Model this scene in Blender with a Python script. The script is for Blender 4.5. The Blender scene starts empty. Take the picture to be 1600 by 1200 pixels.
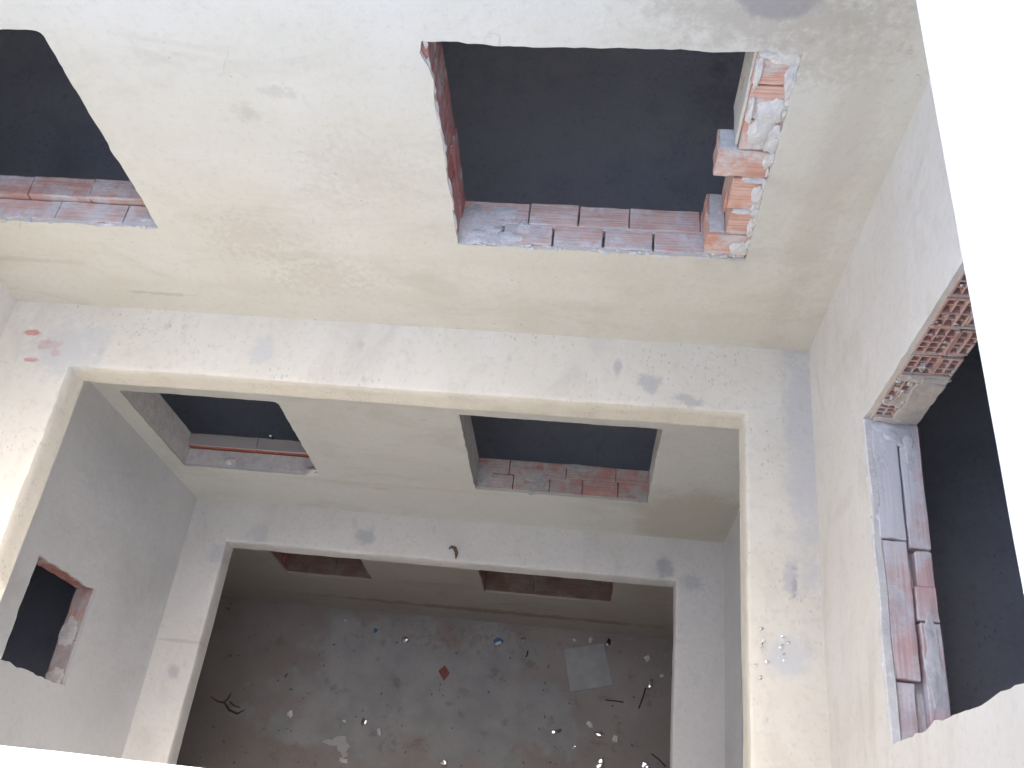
import bpy, bmesh, math, random
from mathutils import Vector, noise, Matrix

S = 1.2                      # plan units -> metres
rnd = random.Random(11)
sc = bpy.context.scene
col = sc.collection
R = math.radians

# ------------------------------------------------------------------ plan
W, D = 4.463, 2.98           # light shaft: x -W..0, y -D..0
T = 0.206                    # slab thickness
TOP = 3.0                    # roof level
LV1, LV2, GR = 0.0, -3.0, -6.21
TB, TR, TL, TF = 0.265, 0.21, 0.145, 0.21   # wall thickness: back, right, left, front

# ------------------------------------------------------------------ tagging
def tag(o, label=None, cat=None, group=None, kind=None):
    if label: o['label'] = label
    if cat: o['category'] = cat
    if group: o['group'] = group
    if kind: o['kind'] = kind
    return o

def thing(name, label, cat, loc, group=None):
    o = bpy.data.objects.new(name, None)
    o.empty_display_size = 0.1
    col.objects.link(o)
    o.location = Vector(loc) * S
    return tag(o, label, cat, group, 'thing')

def obj(name, bm, mat, parent=None, origin=None, sharp=30):
    """link a bmesh (plan units, world coordinates) as one object"""
    org = Vector(parent_origin(parent)) if parent is not None else (Vector(origin) * S if origin is not None else None)
    for v in bm.verts: v.co = v.co * S
    if org is None:
        c = Vector((0, 0, 0)); zmin = 1e9
        for v in bm.verts: c += v.co; zmin = min(zmin, v.co.z)
        c /= max(1, len(bm.verts)); c.z = zmin; org = c
    for v in bm.verts: v.co -= org
    bmesh.ops.recalc_face_normals(bm, faces=bm.faces)
    me = bpy.data.meshes.new(name)
    for f in bm.faces: f.smooth = True
    bm.to_mesh(me); bm.free()
    me.set_sharp_from_angle(angle=R(sharp))
    for m in (mat if isinstance(mat, (list, tuple)) else [mat]): me.materials.append(m)
    o = bpy.data.objects.new(name, me)
    col.objects.link(o)
    if parent is not None: o.parent = parent
    else: o.location = org
    return o

def parent_origin(p):
    v = Vector((0, 0, 0))
    while p is not None: v += p.location; p = p.parent
    return v

# ------------------------------------------------------------------ frames: (u, v, w) on a wall -> world
def f_back(u, v, w): return (u, w, v)
def f_right(u, v, w): return (w, u, v)
def f_left(u, v, w): return (-W - w, u, v)
def f_front(u, v, w): return (u, -D - w, v)

# ------------------------------------------------------------------ mesh builders
def box(bm, f, u0, u1, v0, v1, w0, w1, jit=0.0, bev=0.0, rg=rnd):
    b = bmesh.new()
    vs = []
    for (u, v, w) in ((u0,v0,w0),(u1,v0,w0),(u1,v1,w0),(u0,v1,w0),(u0,v0,w1),(u1,v0,w1),(u1,v1,w1),(u0,v1,w1)):
        p = Vector(f(u, v, w)) if f else Vector((u, v, w))
        if jit: p += Vector((rg.uniform(-jit, jit), rg.uniform(-jit, jit), rg.uniform(-jit, jit)))
        vs.append(b.verts.new(p))
    for q in ((0,1,2,3),(7,6,5,4),(0,4,5,1),(1,5,6,2),(2,6,7,3),(3,7,4,0)):
        b.faces.new([vs[i] for i in q])
    if bev:
        bmesh.ops.bevel(b, geom=list(b.edges), offset=bev, segments=2, profile=0.6, affect='EDGES')
    merge(bm, b)

def merge(bm, b):
    m = {}
    for v in b.verts: m[v] = bm.verts.new(v.co)
    for f in b.faces:
        try:
            nf = bm.faces.new([m[v] for v in f.verts]); nf.material_index = f.material_index
        except ValueError: pass
    b.free()

def rough_block(bm, f, u0, u1, v0, v1, w0, w1, cell=0.02, amp=0.004, seed=0, rg=rnd):
    """box with subdivided, noise-worn faces and softened edges"""
    b = bmesh.new()
    box(b, None, u0, u1, v0, v1, w0, w1)
    bmesh.ops.bevel(b, geom=list(b.edges), offset=min(0.0035, (u1-u0)*.2, (v1-v0)*.2, (w1-w0)*.2), segments=1, affect='EDGES')
    n = max(1, min(12, int(max(u1-u0, v1-v0, w1-w0) / cell)))
    long_e = [e for e in b.edges if e.calc_length() > cell * 1.6]
    if n > 1: bmesh.ops.subdivide_edges(b, edges=long_e, cuts=min(6, n - 1), use_grid_fill=True)
    o = Vector((seed * 3.1, seed * 1.7, seed * 2.3))
    for v in b.verts:
        d = noise.noise_vector(v.co * 18 + o) * amp + noise.noise_vector(v.co * 55 + o) * amp * .5
        v.co = Vector(f(*(v.co + d)))
    merge(bm, b)

def hole_outline(u0, u1, v0, v1, amp=0.006, step=0.03, seed=0, round_=0.0, chips=()):
    """ragged outline of an opening, counter-clockwise; round_: radius of the (u1, v1) corner"""
    rg = random.Random(seed)
    pts = []
    def seg(a, b):
        n = max(2, int((Vector(b) - Vector(a)).length / step))
        for i in range(n):
            t = i / n
            pts.append([a[0] + (b[0]-a[0])*t, a[1] + (b[1]-a[1])*t])
    r = round_
    seg((u0, v0), (u1, v0))
    if r:
        seg((u1, v0), (u1, v1 - r))
        for k in range(5):
            a = k / 5 * math.pi / 2
            pts.append([u1 - r + r*math.cos(a), v1 - r + r*math.sin(a)])
        seg((u1 - r, v1), (u0, v1))
    else:
        seg((u1, v0), (u1, v1)); seg((u1, v1), (u0, v1))
    seg((u0, v1), (u0, v0))
    o = seed * 7.31
    for p in pts:
        q = Vector((p[0]*9 + o, p[1]*9, o)); q2 = q * 4
        p[0] += amp * (noise.noise(q)*1.6 + noise.noise(q2)*.8) + rg.uniform(-amp, amp)*.35
        p[1] += amp * (noise.noise(q + Vector((5, 9, 2)))*1.6 + noise.noise(q2 + Vector((3, 1, 7)))*.8) + rg.uniform(-amp, amp)*.35
        for (cu, cv, cr, du, dv) in chips:
            d = math.hypot(p[0]-cu, p[1]-cv)
            if d < cr:
                k = 1 - d/cr; p[0] += du*k; p[1] += dv*k
    return pts

def sheet(bm, f, u0, u1, v0, v1, holes, w0, w1, eu=0.25):
    b = bmesh.new()
    edges = []
    def loop(pts):
        vs = [b.verts.new((p[0], p[1], w0)) for p in pts]
        for i in range(len(vs)): edges.append(b.edges.new((vs[i], vs[(i+1) % len(vs)])))
    outer = []
    def seg(a, c):
        n = max(1, int((Vector(c)-Vector(a)).length / eu))
        for i in range(n): outer.append((a[0]+(c[0]-a[0])*i/n, a[1]+(c[1]-a[1])*i/n))
    seg((u0,v0),(u1,v0)); seg((u1,v0),(u1,v1)); seg((u1,v1),(u0,v1)); seg((u0,v1),(u0,v0))
    loop(outer)
    for h in holes: loop(h)
    bmesh.ops.triangle_fill(b, use_beauty=True, use_dissolve=False, edges=edges)
    # scanfill may also fill the hole: remove faces whose centre lies inside a hole
    def inside(p, poly):
        c = False; j = len(poly) - 1
        for i in range(len(poly)):
            if (poly[i][1] > p[1]) != (poly[j][1] > p[1]) and p[0] < (poly[j][0]-poly[i][0])*(p[1]-poly[i][1])/(poly[j][1]-poly[i][1]) + poly[i][0]: c = not c
            j = i
        return c
    bad = [fc for fc in b.faces if any(inside(fc.calc_center_median(), h) for h in holes)]
    if bad: bmesh.ops.delete(b, geom=bad, context='FACES_ONLY')
    ext = bmesh.ops.extrude_face_region(b, geom=list(b.faces))
    for v in [g for g in ext['geom'] if isinstance(g, bmesh.types.BMVert)]: v.co.z = w1
    for v in b.verts: v.co = Vector(f(*v.co))
    merge(bm, b)

def rect(u0, u1, v0, v1): return [(u0, v0), (u1, v0), (u1, v1), (u0, v1)]

def lump(bm, c, r, seed=0, amp=0.35, sub=3, f=None):
    b = bmesh.new()
    bmesh.ops.create_icosphere(b, subdivisions=sub, radius=1.0)
    o = Vector((seed*1.37, seed*2.11, seed*.73))
    for v in b.verts:
        n = v.co.normalized()
        k = 1 + amp * noise.noise(n*1.7 + o) + amp*.5*noise.noise(n*4.1 + o)
        p = Vector((n.x*r[0], n.y*r[1], n.z*r[2])) * k + Vector(c)
        v.co = Vector(f(*p)) if f else p
    merge(bm, b)

def lumps(parent, mat, f, items, amp=.5, name='mortar_lump'):
    for (c, r, seed) in items:
        b = bmesh.new(); lump(b, c, r, seed, amp=amp, f=f); obj(name, b, mat, parent)
def crumbs(parent, mat, f, items, name='mortar_crumbs', sub=1):
    b = bmesh.new()
    for (c, r, seed) in items: lump(b, c, r, seed, sub=sub, f=f)
    tag(obj(name, b, mat, parent), kind='stuff')

# ------------------------------------------------------------------ materials
class NT:
    def __init__(self, name):
        self.m = bpy.data.materials.new(name); self.m.use_nodes = True
        self.t = self.m.node_tree; self.b = self.t.nodes['Principled BSDF']
        self.b.inputs['Roughness'].default_value = .9
        self.b.inputs['Specular IOR Level'].default_value = .2
        g = self.n('ShaderNodeNewGeometry')
        self.P = self.vm('SCALE', g.outputs['Position'], s=1/S)
    def n(self, t, **k):
        x = self.t.nodes.new(t)
        for a, v in k.items(): setattr(x, a, v)
        return x
    def L(self, a, b): self.t.links.new(a, b)
    def put(self, sock, v):
        if hasattr(v, 'is_output'): self.L(v, sock)
        elif isinstance(v, (tuple, list)) and len(v) == 3 and sock.type == 'RGBA': sock.default_value = (*v, 1)
        else: sock.default_value = v
    def vm(self, op, a, b=None, s=None):
        x = self.n('ShaderNodeVectorMath', operation=op); self.put(x.inputs[0], a)
        if b is not None: self.put(x.inputs[1], b)
        if s is not None: x.inputs['Scale'].default_value = s
        return x.outputs['Value'] if op in ('LENGTH', 'DISTANCE', 'DOT_PRODUCT') else x.outputs[0]
    def ma(self, op, a, b=0.0, c=0.0):
        x = self.n('ShaderNodeMath', operation=op); self.put(x.inputs[0], a); self.put(x.inputs[1], b); self.put(x.inputs[2], c)
        return x.outputs[0]
    def noise(self, scale, detail=4, rough=.55, off=(0,0,0), stretch=(1,1,1), dist=0):
        key = (scale, detail, rough, off, stretch, dist)
        if not hasattr(self, 'cache'): self.cache = {}
        if key in self.cache: return self.cache[key]
        v = self.P
        if stretch != (1,1,1): v = self.vm('MULTIPLY', v, stretch)
        if off != (0,0,0): v = self.vm('ADD', v, off)
        x = self.n('ShaderNodeTexNoise'); self.L(v, x.inputs['Vector'])
        x.inputs['Scale'].default_value = scale; x.inputs['Detail'].default_value = detail
        x.inputs['Roughness'].default_value = rough; x.inputs['Distortion'].default_value = dist
        self.cache[key] = x.outputs['Fac']
        return x.outputs['Fac']
    def vor(self, scale, feature='F1', stretch=(1,1,1), warp=0, off=(0,0,0)):
        v = self.vm('ADD', self.vm('MULTIPLY', self.P, stretch), off)
        if warp:
            nz = self.n('ShaderNodeTexNoise'); self.L(self.P, nz.inputs['Vector']); nz.inputs['Scale'].default_value = 3
            nz.inputs['Detail'].default_value = 3
            v = self.vm('ADD', v, self.vm('SCALE', nz.outputs['Color'], s=warp))
        x = self.n('ShaderNodeTexVoronoi', feature=feature); self.L(v, x.inputs['Vector']); x.inputs['Scale'].default_value = scale
        return x
    def ss(self, v, a, b):
        x = self.n('ShaderNodeMapRange', interpolation_type='SMOOTHSTEP'); self.put(x.inputs[0], v)
        x.inputs[1].default_value = a; x.inputs[2].default_value = b; return x.outputs[0]
    def mix(self, fac, a, b):
        x = self.n('ShaderNodeMix', data_type='RGBA'); self.put(x.inputs[0], fac); self.put(x.inputs[6], a); self.put(x.inputs[7], b)
        return x.outputs[2]
    def spot(self, base, c, r, color, strength=1.0, edge=.35, ns=14.0, soft=.25):
        d = self.vm('SUBTRACT', self.P, c); d = self.vm('DIVIDE', d, r); l = self.vm('LENGTH', d)
        nz = self.noise(min((6, 14, 28), key=lambda k: abs(k - ns)), 4, .6)
        l = self.ma('ADD', l, self.ma('MULTIPLY', self.ma('SUBTRACT', nz, .5), edge*3.2))
        l = self.ma('ADD', l, self.ma('MULTIPLY', self.ma('SUBTRACT', self.noise(31, 5, .68, off=(2, 6, 4)), .5), edge*2.2))
        m = self.ss(l, 1 + soft, 1 - soft)
        return self.mix(self.ma('MULTIPLY', m, strength), base, color)
    def bump(self, h, dist=.003, strength=1.0, prev=None):
        x = self.n('ShaderNodeBump'); x.inputs['Distance'].default_value = dist*S; x.inputs['Strength'].default_value = strength
        self.L(h, x.inputs['Height'])
        if prev is not None: self.L(prev, x.inputs['Normal'])
        return x.outputs[0]
    def done(self, c, nrm=None, rough=None):
        self.put(self.b.inputs['Base Color'], c)
        if nrm is not None: self.L(nrm, self.b.inputs['Normal'])
        if rough is not None: self.put(self.b.inputs['Roughness'], rough)
        return self.m

def plaster(name, base, dark, light, spots=(), pits=.5, cracks=.42, streak=(1, 1, 2.2), flecks=0.0, fleckcol=(.3,.3,.33)):
    t = NT(name)
    a = t.ss(t.noise(1.1, 5, .6), .34, .68)
    c = t.mix(a, base, light)
    c = t.mix(t.ma('MULTIPLY', t.ss(t.noise(3.6, 5, .62, off=(5, 3, 8)), .45, .72), .55), c, (light[0]*1.01, light[1]*1.015, light[2]*1.03))
    s = t.ss(t.noise(1.7, 7, .66, off=(3, 1, 7), stretch=streak, dist=.6), .48, .76)
    c = t.mix(t.ma('MULTIPLY', s, .7), c, dark)
    f = t.noise(26, 5, .7, off=(1, 2, 3))
    c = t.mix(t.ma('MULTIPLY', t.ss(f, .5, .72), .55 if flecks else .45), c, dark)
    # trowel drag marks
    tr = t.noise(6, 5, .65, off=(9, 4, 2), stretch=(streak[0]*.7, streak[1]*.7, streak[2]))
    c = t.mix(t.ma('MULTIPLY', t.ss(tr, .58, .74), .35), c, dark)
    h = t.noise(9, 7, .62, off=(4, 4, 4)); hb = h
    if cracks:
        v = t.vor(2.3, 'DISTANCE_TO_EDGE', stretch=(.8, .8, 1.25), warp=.55)
        m = t.ma('MULTIPLY', t.ss(v.outputs['Distance'], .014, .0), t.ss(t.noise(2.4, 4, .6, off=(8, 2, 5)), .54, .72))
        c = t.mix(t.ma('MULTIPLY', m, cracks), c, (dark[0]*.75, dark[1]*.72, dark[2]*.68))
    if pits:
        v = t.vor(17, 'F1', warp=.25, stretch=(.75, .75, 1.2))
        sel = t.n('ShaderNodeSeparateColor'); t.L(v.outputs['Color'], sel.inputs[0])
        m = t.ma('MULTIPLY', t.ss(t.ma('ADD', v.outputs['Distance'], t.ma('MULTIPLY', t.ma('SUBTRACT', f, .5), .3)), .13, .05), t.ma('GREATER_THAN', sel.outputs[0], .82))
        m = t.ma('MULTIPLY', m, t.ss(t.noise(1.3, 3, .5, off=(2, 7, 1)), .42, .62))
        c = t.mix(t.ma('MULTIPLY', m, pits), c, (dark[0]*.4, dark[1]*.4, dark[2]*.42))
    if flecks:
        big = t.vor(7.5, 'F1', stretch=(1.25, .75, 1), warp=.14, off=(1.3, .4, 0))
        sel = t.n('ShaderNodeSeparateColor'); t.L(big.outputs['Color'], sel.inputs[0])
        m = t.ma('MULTIPLY', t.ss(t.ma('ADD', big.outputs['Distance'], t.ma('MULTIPLY', sel.outputs[2], .22)), .34, .14), t.ma('GREATER_THAN', sel.outputs[1], .66))
        m = t.ma('MULTIPLY', m, t.ss(t.noise(16, 4, .6, off=(5, 5, 5)), .32, .56))
        c = t.mix(t.ma('MULTIPLY', m, flecks*.6), c, fleckcol)
        v = t.vor(46, 'F1', stretch=(1.1, .7, 1), warp=.15)
        sel = t.n('ShaderNodeSeparateColor'); t.L(v.outputs['Color'], sel.inputs[0])
        m = t.ma('MULTIPLY', t.ss(v.outputs['Distance'], .34, .18), t.ma('GREATER_THAN', sel.outputs[0], .62))
        m = t.ma('MULTIPLY', m, t.ss(t.noise(2.2, 5, .65, off=(1, 6, 3)), .42, .62))
        c = t.mix(t.ma('MULTIPLY', m, flecks), c, fleckcol)
    for sp in spots: c = t.spot(c, *sp)
    return t.done(c, t.bump(hb, .012, .5))

def brick(name, axis, red=(.52, .23, .16), pale=(.62, .37, .30), grey=(.50, .49, .48), smear=.5, line=130, spots=()):
    """fired hollow brick: striations along the brick, pale dust, grey mortar smears"""
    t = NT(name)
    st = {'x': (3, line, line), 'y': (line, 3, line), 'z': (line, line, 3)}[axis]
    g = t.noise(1, 2, .5, stretch=st)
    a = t.ss(t.noise(7, 4, .6), .35, .68)
    c = t.mix(a, red, pale)
    c = t.mix(t.ma('MULTIPLY', t.ss(g, .45, .62), .36), c, (red[0]*.68, red[1]*.68, red[2]*.68))
    m1 = t.noise(5.2, 6, .66, off=(4, 8, 1))
    m = t.ma('MULTIPLY', t.ss(m1, .57 - smear*.22, .71 - smear*.2), .85)
    m = t.ma('MULTIPLY', m, t.ss(t.noise(34, 3, .6), .22, .5))
    gr = t.mix(t.ss(t.noise(13, 5, .6, off=(7, 7, 7)), .4, .7), grey, (grey[0]*.76, grey[1]*.76, grey[2]*.78))
    c = t.mix(m, c, gr)
    c = t.mix(t.ma('MULTIPLY', t.ss(g, .48, .64), .14), c, (red[0]*.5, red[1]*.5, red[2]*.5))
    for sp in spots: c = t.spot(c, *sp)
    h = t.ma('ADD', t.ma('MULTIPLY', g, .8), t.ma('MULTIPLY', m, .5))
    h = t.ma('ADD', h, t.ma('MULTIPLY', t.noise(45, 4, .6), .4))
    return t.done(c, t.bump(h, .004, .7))

def mortar(name, base=(.42, .42, .42), dark=(.26, .26, .28)):
    t = NT(name)
    c = t.mix(t.ss(t.noise(11, 7, .7), .42, .74), base, dark)
    c = t.mix(t.ma('MULTIPLY', t.ss(t.noise(40, 4, .6), .5, .75), .5), c, (base[0]*1.35, base[1]*1.33, base[2]*1.28))
    h = t.ma('ADD', t.noise(60, 4, .65), t.ma('MULTIPLY', t.noise(14, 4, .6), 1.5))
    return t.done(c, t.bump(h, .008, .45))

def plain(name, c, rough=.8, metal=0.0, var=.25, ns=20):
    t = NT(name)
    x = t.mix(t.ss(t.noise(ns, 4, .6), .35, .7), c, tuple(k*(1-var) for k in c))
    t.b.inputs['Metallic'].default_value = metal
    return t.done(x, t.bump(t.noise(ns*3, 3, .6), .002, .5), rough)

CREAM, CREAM_D, CREAM_L = (.585, .565, .49), (.49, .465, .40), (.615, .60, .54)
M = {}
M['back_top'] = plaster('cream_plaster', CREAM, CREAM_D, CREAM_L, pits=.6, spots=[
    ((-.57, 0, 2.17), (.36, .2, .20), (.38, .345, .29), .6, .9, 12, .6),
    ((-.575, 0, 2.19), (.14, .1, .095), (.33, .31, .30), .92, .25, 8, .2),
    ((-.36, 0, 2.0), (.17, .1, .16), (.44, .40, .33), .5, 1.0, 26, .5),
    ((-2.60, 0, 1.56), (.045, .1, .045), (.44, .41, .35), .5, 1.0, 22, .6),
    ((-2.44, 0, 1.68), (.075, .1, .03), (.46, .43, .37), .45, 1.0, 22, .6),
    ((-.2, 0, 1.3), (.09, .1, 1.1), (.50, .46, .40), .5, .7, 5, .5),
    ((-4.2, 0, .42), (.30, .1, .02), (.42, .38, .30), .35, .6, 9, .5),
    ((-3.53, 0, .17), (.16, .1, .015), (.44, .41, .35), .6, .9, 12, .5),
    ((-2.5, 0, .60), (1.0, .1, .03), (.50, .46, .38), .15, .9, 4, .6),
    ((-2.85, 0, .72), (.16, .1, .14), (.46, .42, .35), .35, 1.6, 28, .6),
    ((-2.55, 0, .42), (.22, .1, .10), (.46, .42, .35), .35, 1.6, 28, .6),
    ((-2.2, 0, 1.25), (.2, .1, .16), (.48, .45, .38), .3, 1.6, 28, .6),
    ((-1.3, 0, .62), (.85, .1, .07), (.53, .49, .40), .15, .8, 5, .6),
    ((-2.1, 0, .28), (1.6, .1, .06), (.52, .48, .41), .25, .9, 3, .6)])
M['side_top'] = plaster('pale_plaster', (.63, .60, .545), (.53, .49, .42), (.67, .65, .61), pits=.35, cracks=.15, streak=(1, 1, 2), spots=[
    ((0, -1.05, .42), (.2, .035, .22), (.50, .46, .38), .25, .8, 7, .5)])
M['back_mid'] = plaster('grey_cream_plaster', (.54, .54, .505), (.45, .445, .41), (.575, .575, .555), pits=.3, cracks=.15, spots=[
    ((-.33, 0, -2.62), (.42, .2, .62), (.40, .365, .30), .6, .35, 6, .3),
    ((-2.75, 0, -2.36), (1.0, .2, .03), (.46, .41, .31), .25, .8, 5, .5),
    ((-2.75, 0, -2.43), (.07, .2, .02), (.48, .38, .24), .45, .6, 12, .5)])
M['front_top'] = plaster('grey_cement_plaster', (.42, .41, .39), (.34, .33, .31), (.46, .455, .44), pits=.3, cracks=.1)
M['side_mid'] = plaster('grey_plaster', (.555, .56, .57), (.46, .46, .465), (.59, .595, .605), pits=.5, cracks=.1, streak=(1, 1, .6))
M['low'] = plaster('low_plaster', (.48, .45, .42), (.38, .345, .31), (.51, .485, .455), pits=.3, cracks=0, spots=[
    ((-2.0, 0, -5.75), (1.7, .2, .07), (.27, .18, .12), .6, .9, 5, .5)])
RED = (.50, .20, .16)
GB = (.36, .36, .36)
M['ledge_top'] = plaster('ledge_plaster', (.615, .58, .49), (.505, .475, .415), (.645, .615, .545), pits=.3, cracks=.1, streak=(2, 1, 1), flecks=.6, fleckcol=(.36, .36, .37), spots=[
    ((-4.29, -.205, 0), (.045, .02, .1), RED, .85, .55, 30, .25),
    ((-4.17, -.27, 0), (.065, .032, .1), RED, .8, .6, 28, .3),
    ((-4.115, -.32, 0), (.035, .03, .1), RED, .85, .8, 30, .15),
    ((-4.235, -.375, 0), (.05, .013, .1), RED, .9, .5, 30, .15),
    ((-4.06, -.30, 0), (.19, .15, .1), (.50, .50, .49), .7, .7, 9, .5),
    ((-2.94, -.22, 0), (.07, .085, .1), (.48, .49, .49), .55, .5, 14, .5),
    ((-3.9, -.2, 0), (.09, .075, .1), (.50, .51, .51), .5, .5, 14, .5),
    ((-1.0, -.17, 0), (.02, .05, .1), GB, .6, .5, 20, .4),
    ((-.83, -.25, 0), (.05, .06, .1), GB, .6, .7, 20, .4),
    ((-.62, -.335, 0), (.07, .035, .1), GB, .6, 1.0, 26, .4),
    ((-.05, -.6, 0), (.08, .7, .1), (.46, .46, .47), .6, .7, 6, .5),
    ((-.17, -1.62, 0), (.09, .09, .1), (.50, .51, .52), .7, .5, 9, .4),
    ((-.12, -1.27, 0), (.012, .06, .1), (.22, .22, .24), .8, .9, 40, .4),
    ((-.135, -1.25, 0), (.03, .09, .1), (.42, .42, .42), .7, .7, 30, .4)])
M['ledge_mid'] = plaster('ledge_grey_plaster', (.57, .56, .54), (.475, .465, .445), (.60, .59, .575), pits=.3, cracks=.1, streak=(2, 1, 1), flecks=.5, fleckcol=(.33, .33, .34), spots=[
    ((-2.95, -3.0+2.79, -3), (.075, .07, .2), (.27, .29, .32), .55, .5, 14, .5),
    ((-.47, -.245, -3), (.075, .075, .2), (.27, .29, .32), .6, .6, 16, .5),
    ((-.26, -.36, -3), (.085, .065, .2), (.30, .33, .36), .45, .6, 14, .5),
    ((-3.85, -.26, -3), (.09, .07, .2), (.35, .38, .40), .4, .6, 14, .5),
    ((-4.16, -.47, -3), (.08, .07, .2), (.32, .34, .38), .4, .6, 14, .5),
    ((-4.25, -1.44, -3), (.045, .05, .2), (.30, .31, .33), .55, .5, 14, .5),
    ((-4.25, -1.2, -3), (.2, .012, .2), (.40, .38, .35), .5, .7, 12, .4)])
M['roof'] = plaster('roof_screed', (.80, .79, .77), (.72, .71, .69), (.83, .825, .81), pits=.4, cracks=.2, streak=(1, 1, 1), flecks=.3)
M['roof_edge'] = plaster('roof_edge_render', (.66, .66, .66), (.57, .57, .575), (.69, .69, .695), pits=.5, cracks=.2, streak=(1, 1, 1))
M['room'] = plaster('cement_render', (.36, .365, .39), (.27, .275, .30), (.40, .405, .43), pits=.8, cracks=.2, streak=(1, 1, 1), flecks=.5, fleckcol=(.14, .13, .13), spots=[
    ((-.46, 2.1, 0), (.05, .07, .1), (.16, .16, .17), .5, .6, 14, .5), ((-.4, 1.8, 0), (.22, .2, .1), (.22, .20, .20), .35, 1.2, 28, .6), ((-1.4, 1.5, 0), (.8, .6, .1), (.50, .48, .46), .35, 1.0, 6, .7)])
M['core'] = mortar('brick_core_mortar')
M['mortar'] = mortar('grey_mortar', (.62, .61, .60), (.44, .44, .455))
M['mortar_dull'] = mortar('dull_mortar', (.45, .44, .435), (.33, .33, .34))
M['mortar_pale'] = mortar('pale_mortar', (.62, .61, .585), (.49, .485, .48))
M['mortar_tan'] = mortar('tan_mortar', (.54, .50, .46), (.42, .39, .36))
M['brick_x'] = brick('brick_along_x', 'x', smear=.42)
M['brick_x_dusty'] = brick('brick_dusty', 'x', red=(.64, .43, .37), pale=(.70, .57, .52), smear=.72, grey=(.68, .67, .66))
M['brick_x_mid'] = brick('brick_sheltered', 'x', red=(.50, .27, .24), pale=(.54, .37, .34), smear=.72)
M['brick_jamb'] = brick('brick_jamb_face', 'y', red=(.40, .16, .15), pale=(.46, .26, .25), smear=.35)
M['brick_low'] = brick('brick_low_dull', 'x', red=(.25, .165, .135), pale=(.29, .21, .18), smear=.5, grey=(.31, .27, .245))  # darker, duller brick tones for the ground storey sills
M['brick_y'] = brick('brick_along_y', 'y', red=(.56, .34, .31), pale=(.63, .47, .44), smear=.75, grey=(.64, .625, .63))
M['brick_end'] = brick('brick_ends', 'z', red=(.55, .34, .29), pale=(.62, .46, .41), smear=.45)

# floor of the shaft: brown dust with grey cement patches
t = NT('dusty_floor')
c = t.mix(t.ss(t.noise(1.0, 5, .6), .35, .65), (.335, .30, .28), (.39, .36, .34))
g = t.mix(t.ss(t.noise(3, 5, .65, off=(2, 2, 2)), .35, .7), (.34, .355, .36), (.44, .45, .45))
d = t.vm('LENGTH', t.vm('DIVIDE', t.vm('SUBTRACT', t.P, (-2.75, -.85, GR)), (1.75, .80, 1)))
m = t.ss(t.ma('ADD', d, t.ma('MULTIPLY', t.ma('SUBTRACT', t.noise(1.6, 6, .62, off=(6, 1, 0)), .5), 2.6)), 1.15, .75)
c = t.mix(t.ma('MULTIPLY', m, .85), c, g)
c = t.mix(t.ma('MULTIPLY', t.ss(t.noise(4, 6, .7, off=(1, 9, 4)), .56, .7), .5), c, (.19, .16, .145))
c = t.mix(t.ma('MULTIPLY', t.ss(t.noise(9, 6, .72, off=(4, 3, 9)), .55, .70), .6), c, (.36, .355, .345))
dw = t.vm('LENGTH', t.vm('DIVIDE', t.vm('SUBTRACT', t.P, (-2.3, -.2, GR)), (1.3, .2, 1)))
c = t.mix(t.ma('MULTIPLY', t.ma('MULTIPLY', t.ss(dw, 1.3, .5), t.ss(t.noise(14, 5, .7), .5, .66)), .5), c, (.28, .15, .12))
v = t.vor(13, 'F1', warp=.2); sel = t.n('ShaderNodeSeparateColor'); t.L(v.outputs['Color'], sel.inputs[0])
c = t.mix(t.ma('MULTIPLY', t.ma('MULTIPLY', t.ss(v.outputs['Distance'], .2, .1), t.ma('GREATER_THAN', sel.outputs[0], .8)), .7), c, (.07, .06, .06))
c = t.mix(t.ma('MULTIPLY', t.ma('MULTIPLY', t.ss(v.outputs['Distance'], .13, .07), t.ma('LESS_THAN', sel.outputs[1], .1)), .8), c, (.5, .5, .5))
M['floor'] = t.done(c, t.bump(t.ma('ADD', t.noise(8, 6, .65), t.ma('MULTIPLY', t.noise(50, 4, .6), .5)), .012, .6), .75)

M['earth'] = plain('dry_earth', (.30, .24, .17), .95, 0, .3, 2)
M['foil'] = plain('crumpled_foil', (.92, .93, .95), .16, 1.0, .05, 30)
M['plastic'] = plain('white_plastic', (.80, .81, .82), .25, 0, .08, 30)
M['bluep'] = plain('blue_plastic', (.10, .20, .45), .3, 0, .1, 30)
M['darkp'] = plain('dark_plastic', (.03, .04, .06), .3, 0, .2, 30)
M['tile'] = plain('grey_board', (.46, .48, .49), .7, 0, .16, 7)
M['stick'] = plain('dark_rod', (.075, .065, .065), .7, 0, .3, 30)
M['twig'] = plain('dry_twig', (.14, .095, .085), .9, 0, .3, 30)
M['paper'] = plain('torn_paper', (.56, .57, .58), .85, 0, .12, 14)
M['chip'] = plain('brick_chip', (.34, .13, .11), .9, 0, .25, 30)
M['rag'] = plain('brown_scrap', (.16, .10, .08), .9, 0, .3, 30)

# ------------------------------------------------------------------ slabs, rooms (setting)
XR, XL, YB, YF = 4.6, -W - 4.9, 5.6, -D - 3.6      # outer faces of the building
ZT = {'top': (0.0, TOP - T), 'mid': (LV2, -T), 'low': (GR, LV2 - T)}

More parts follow.
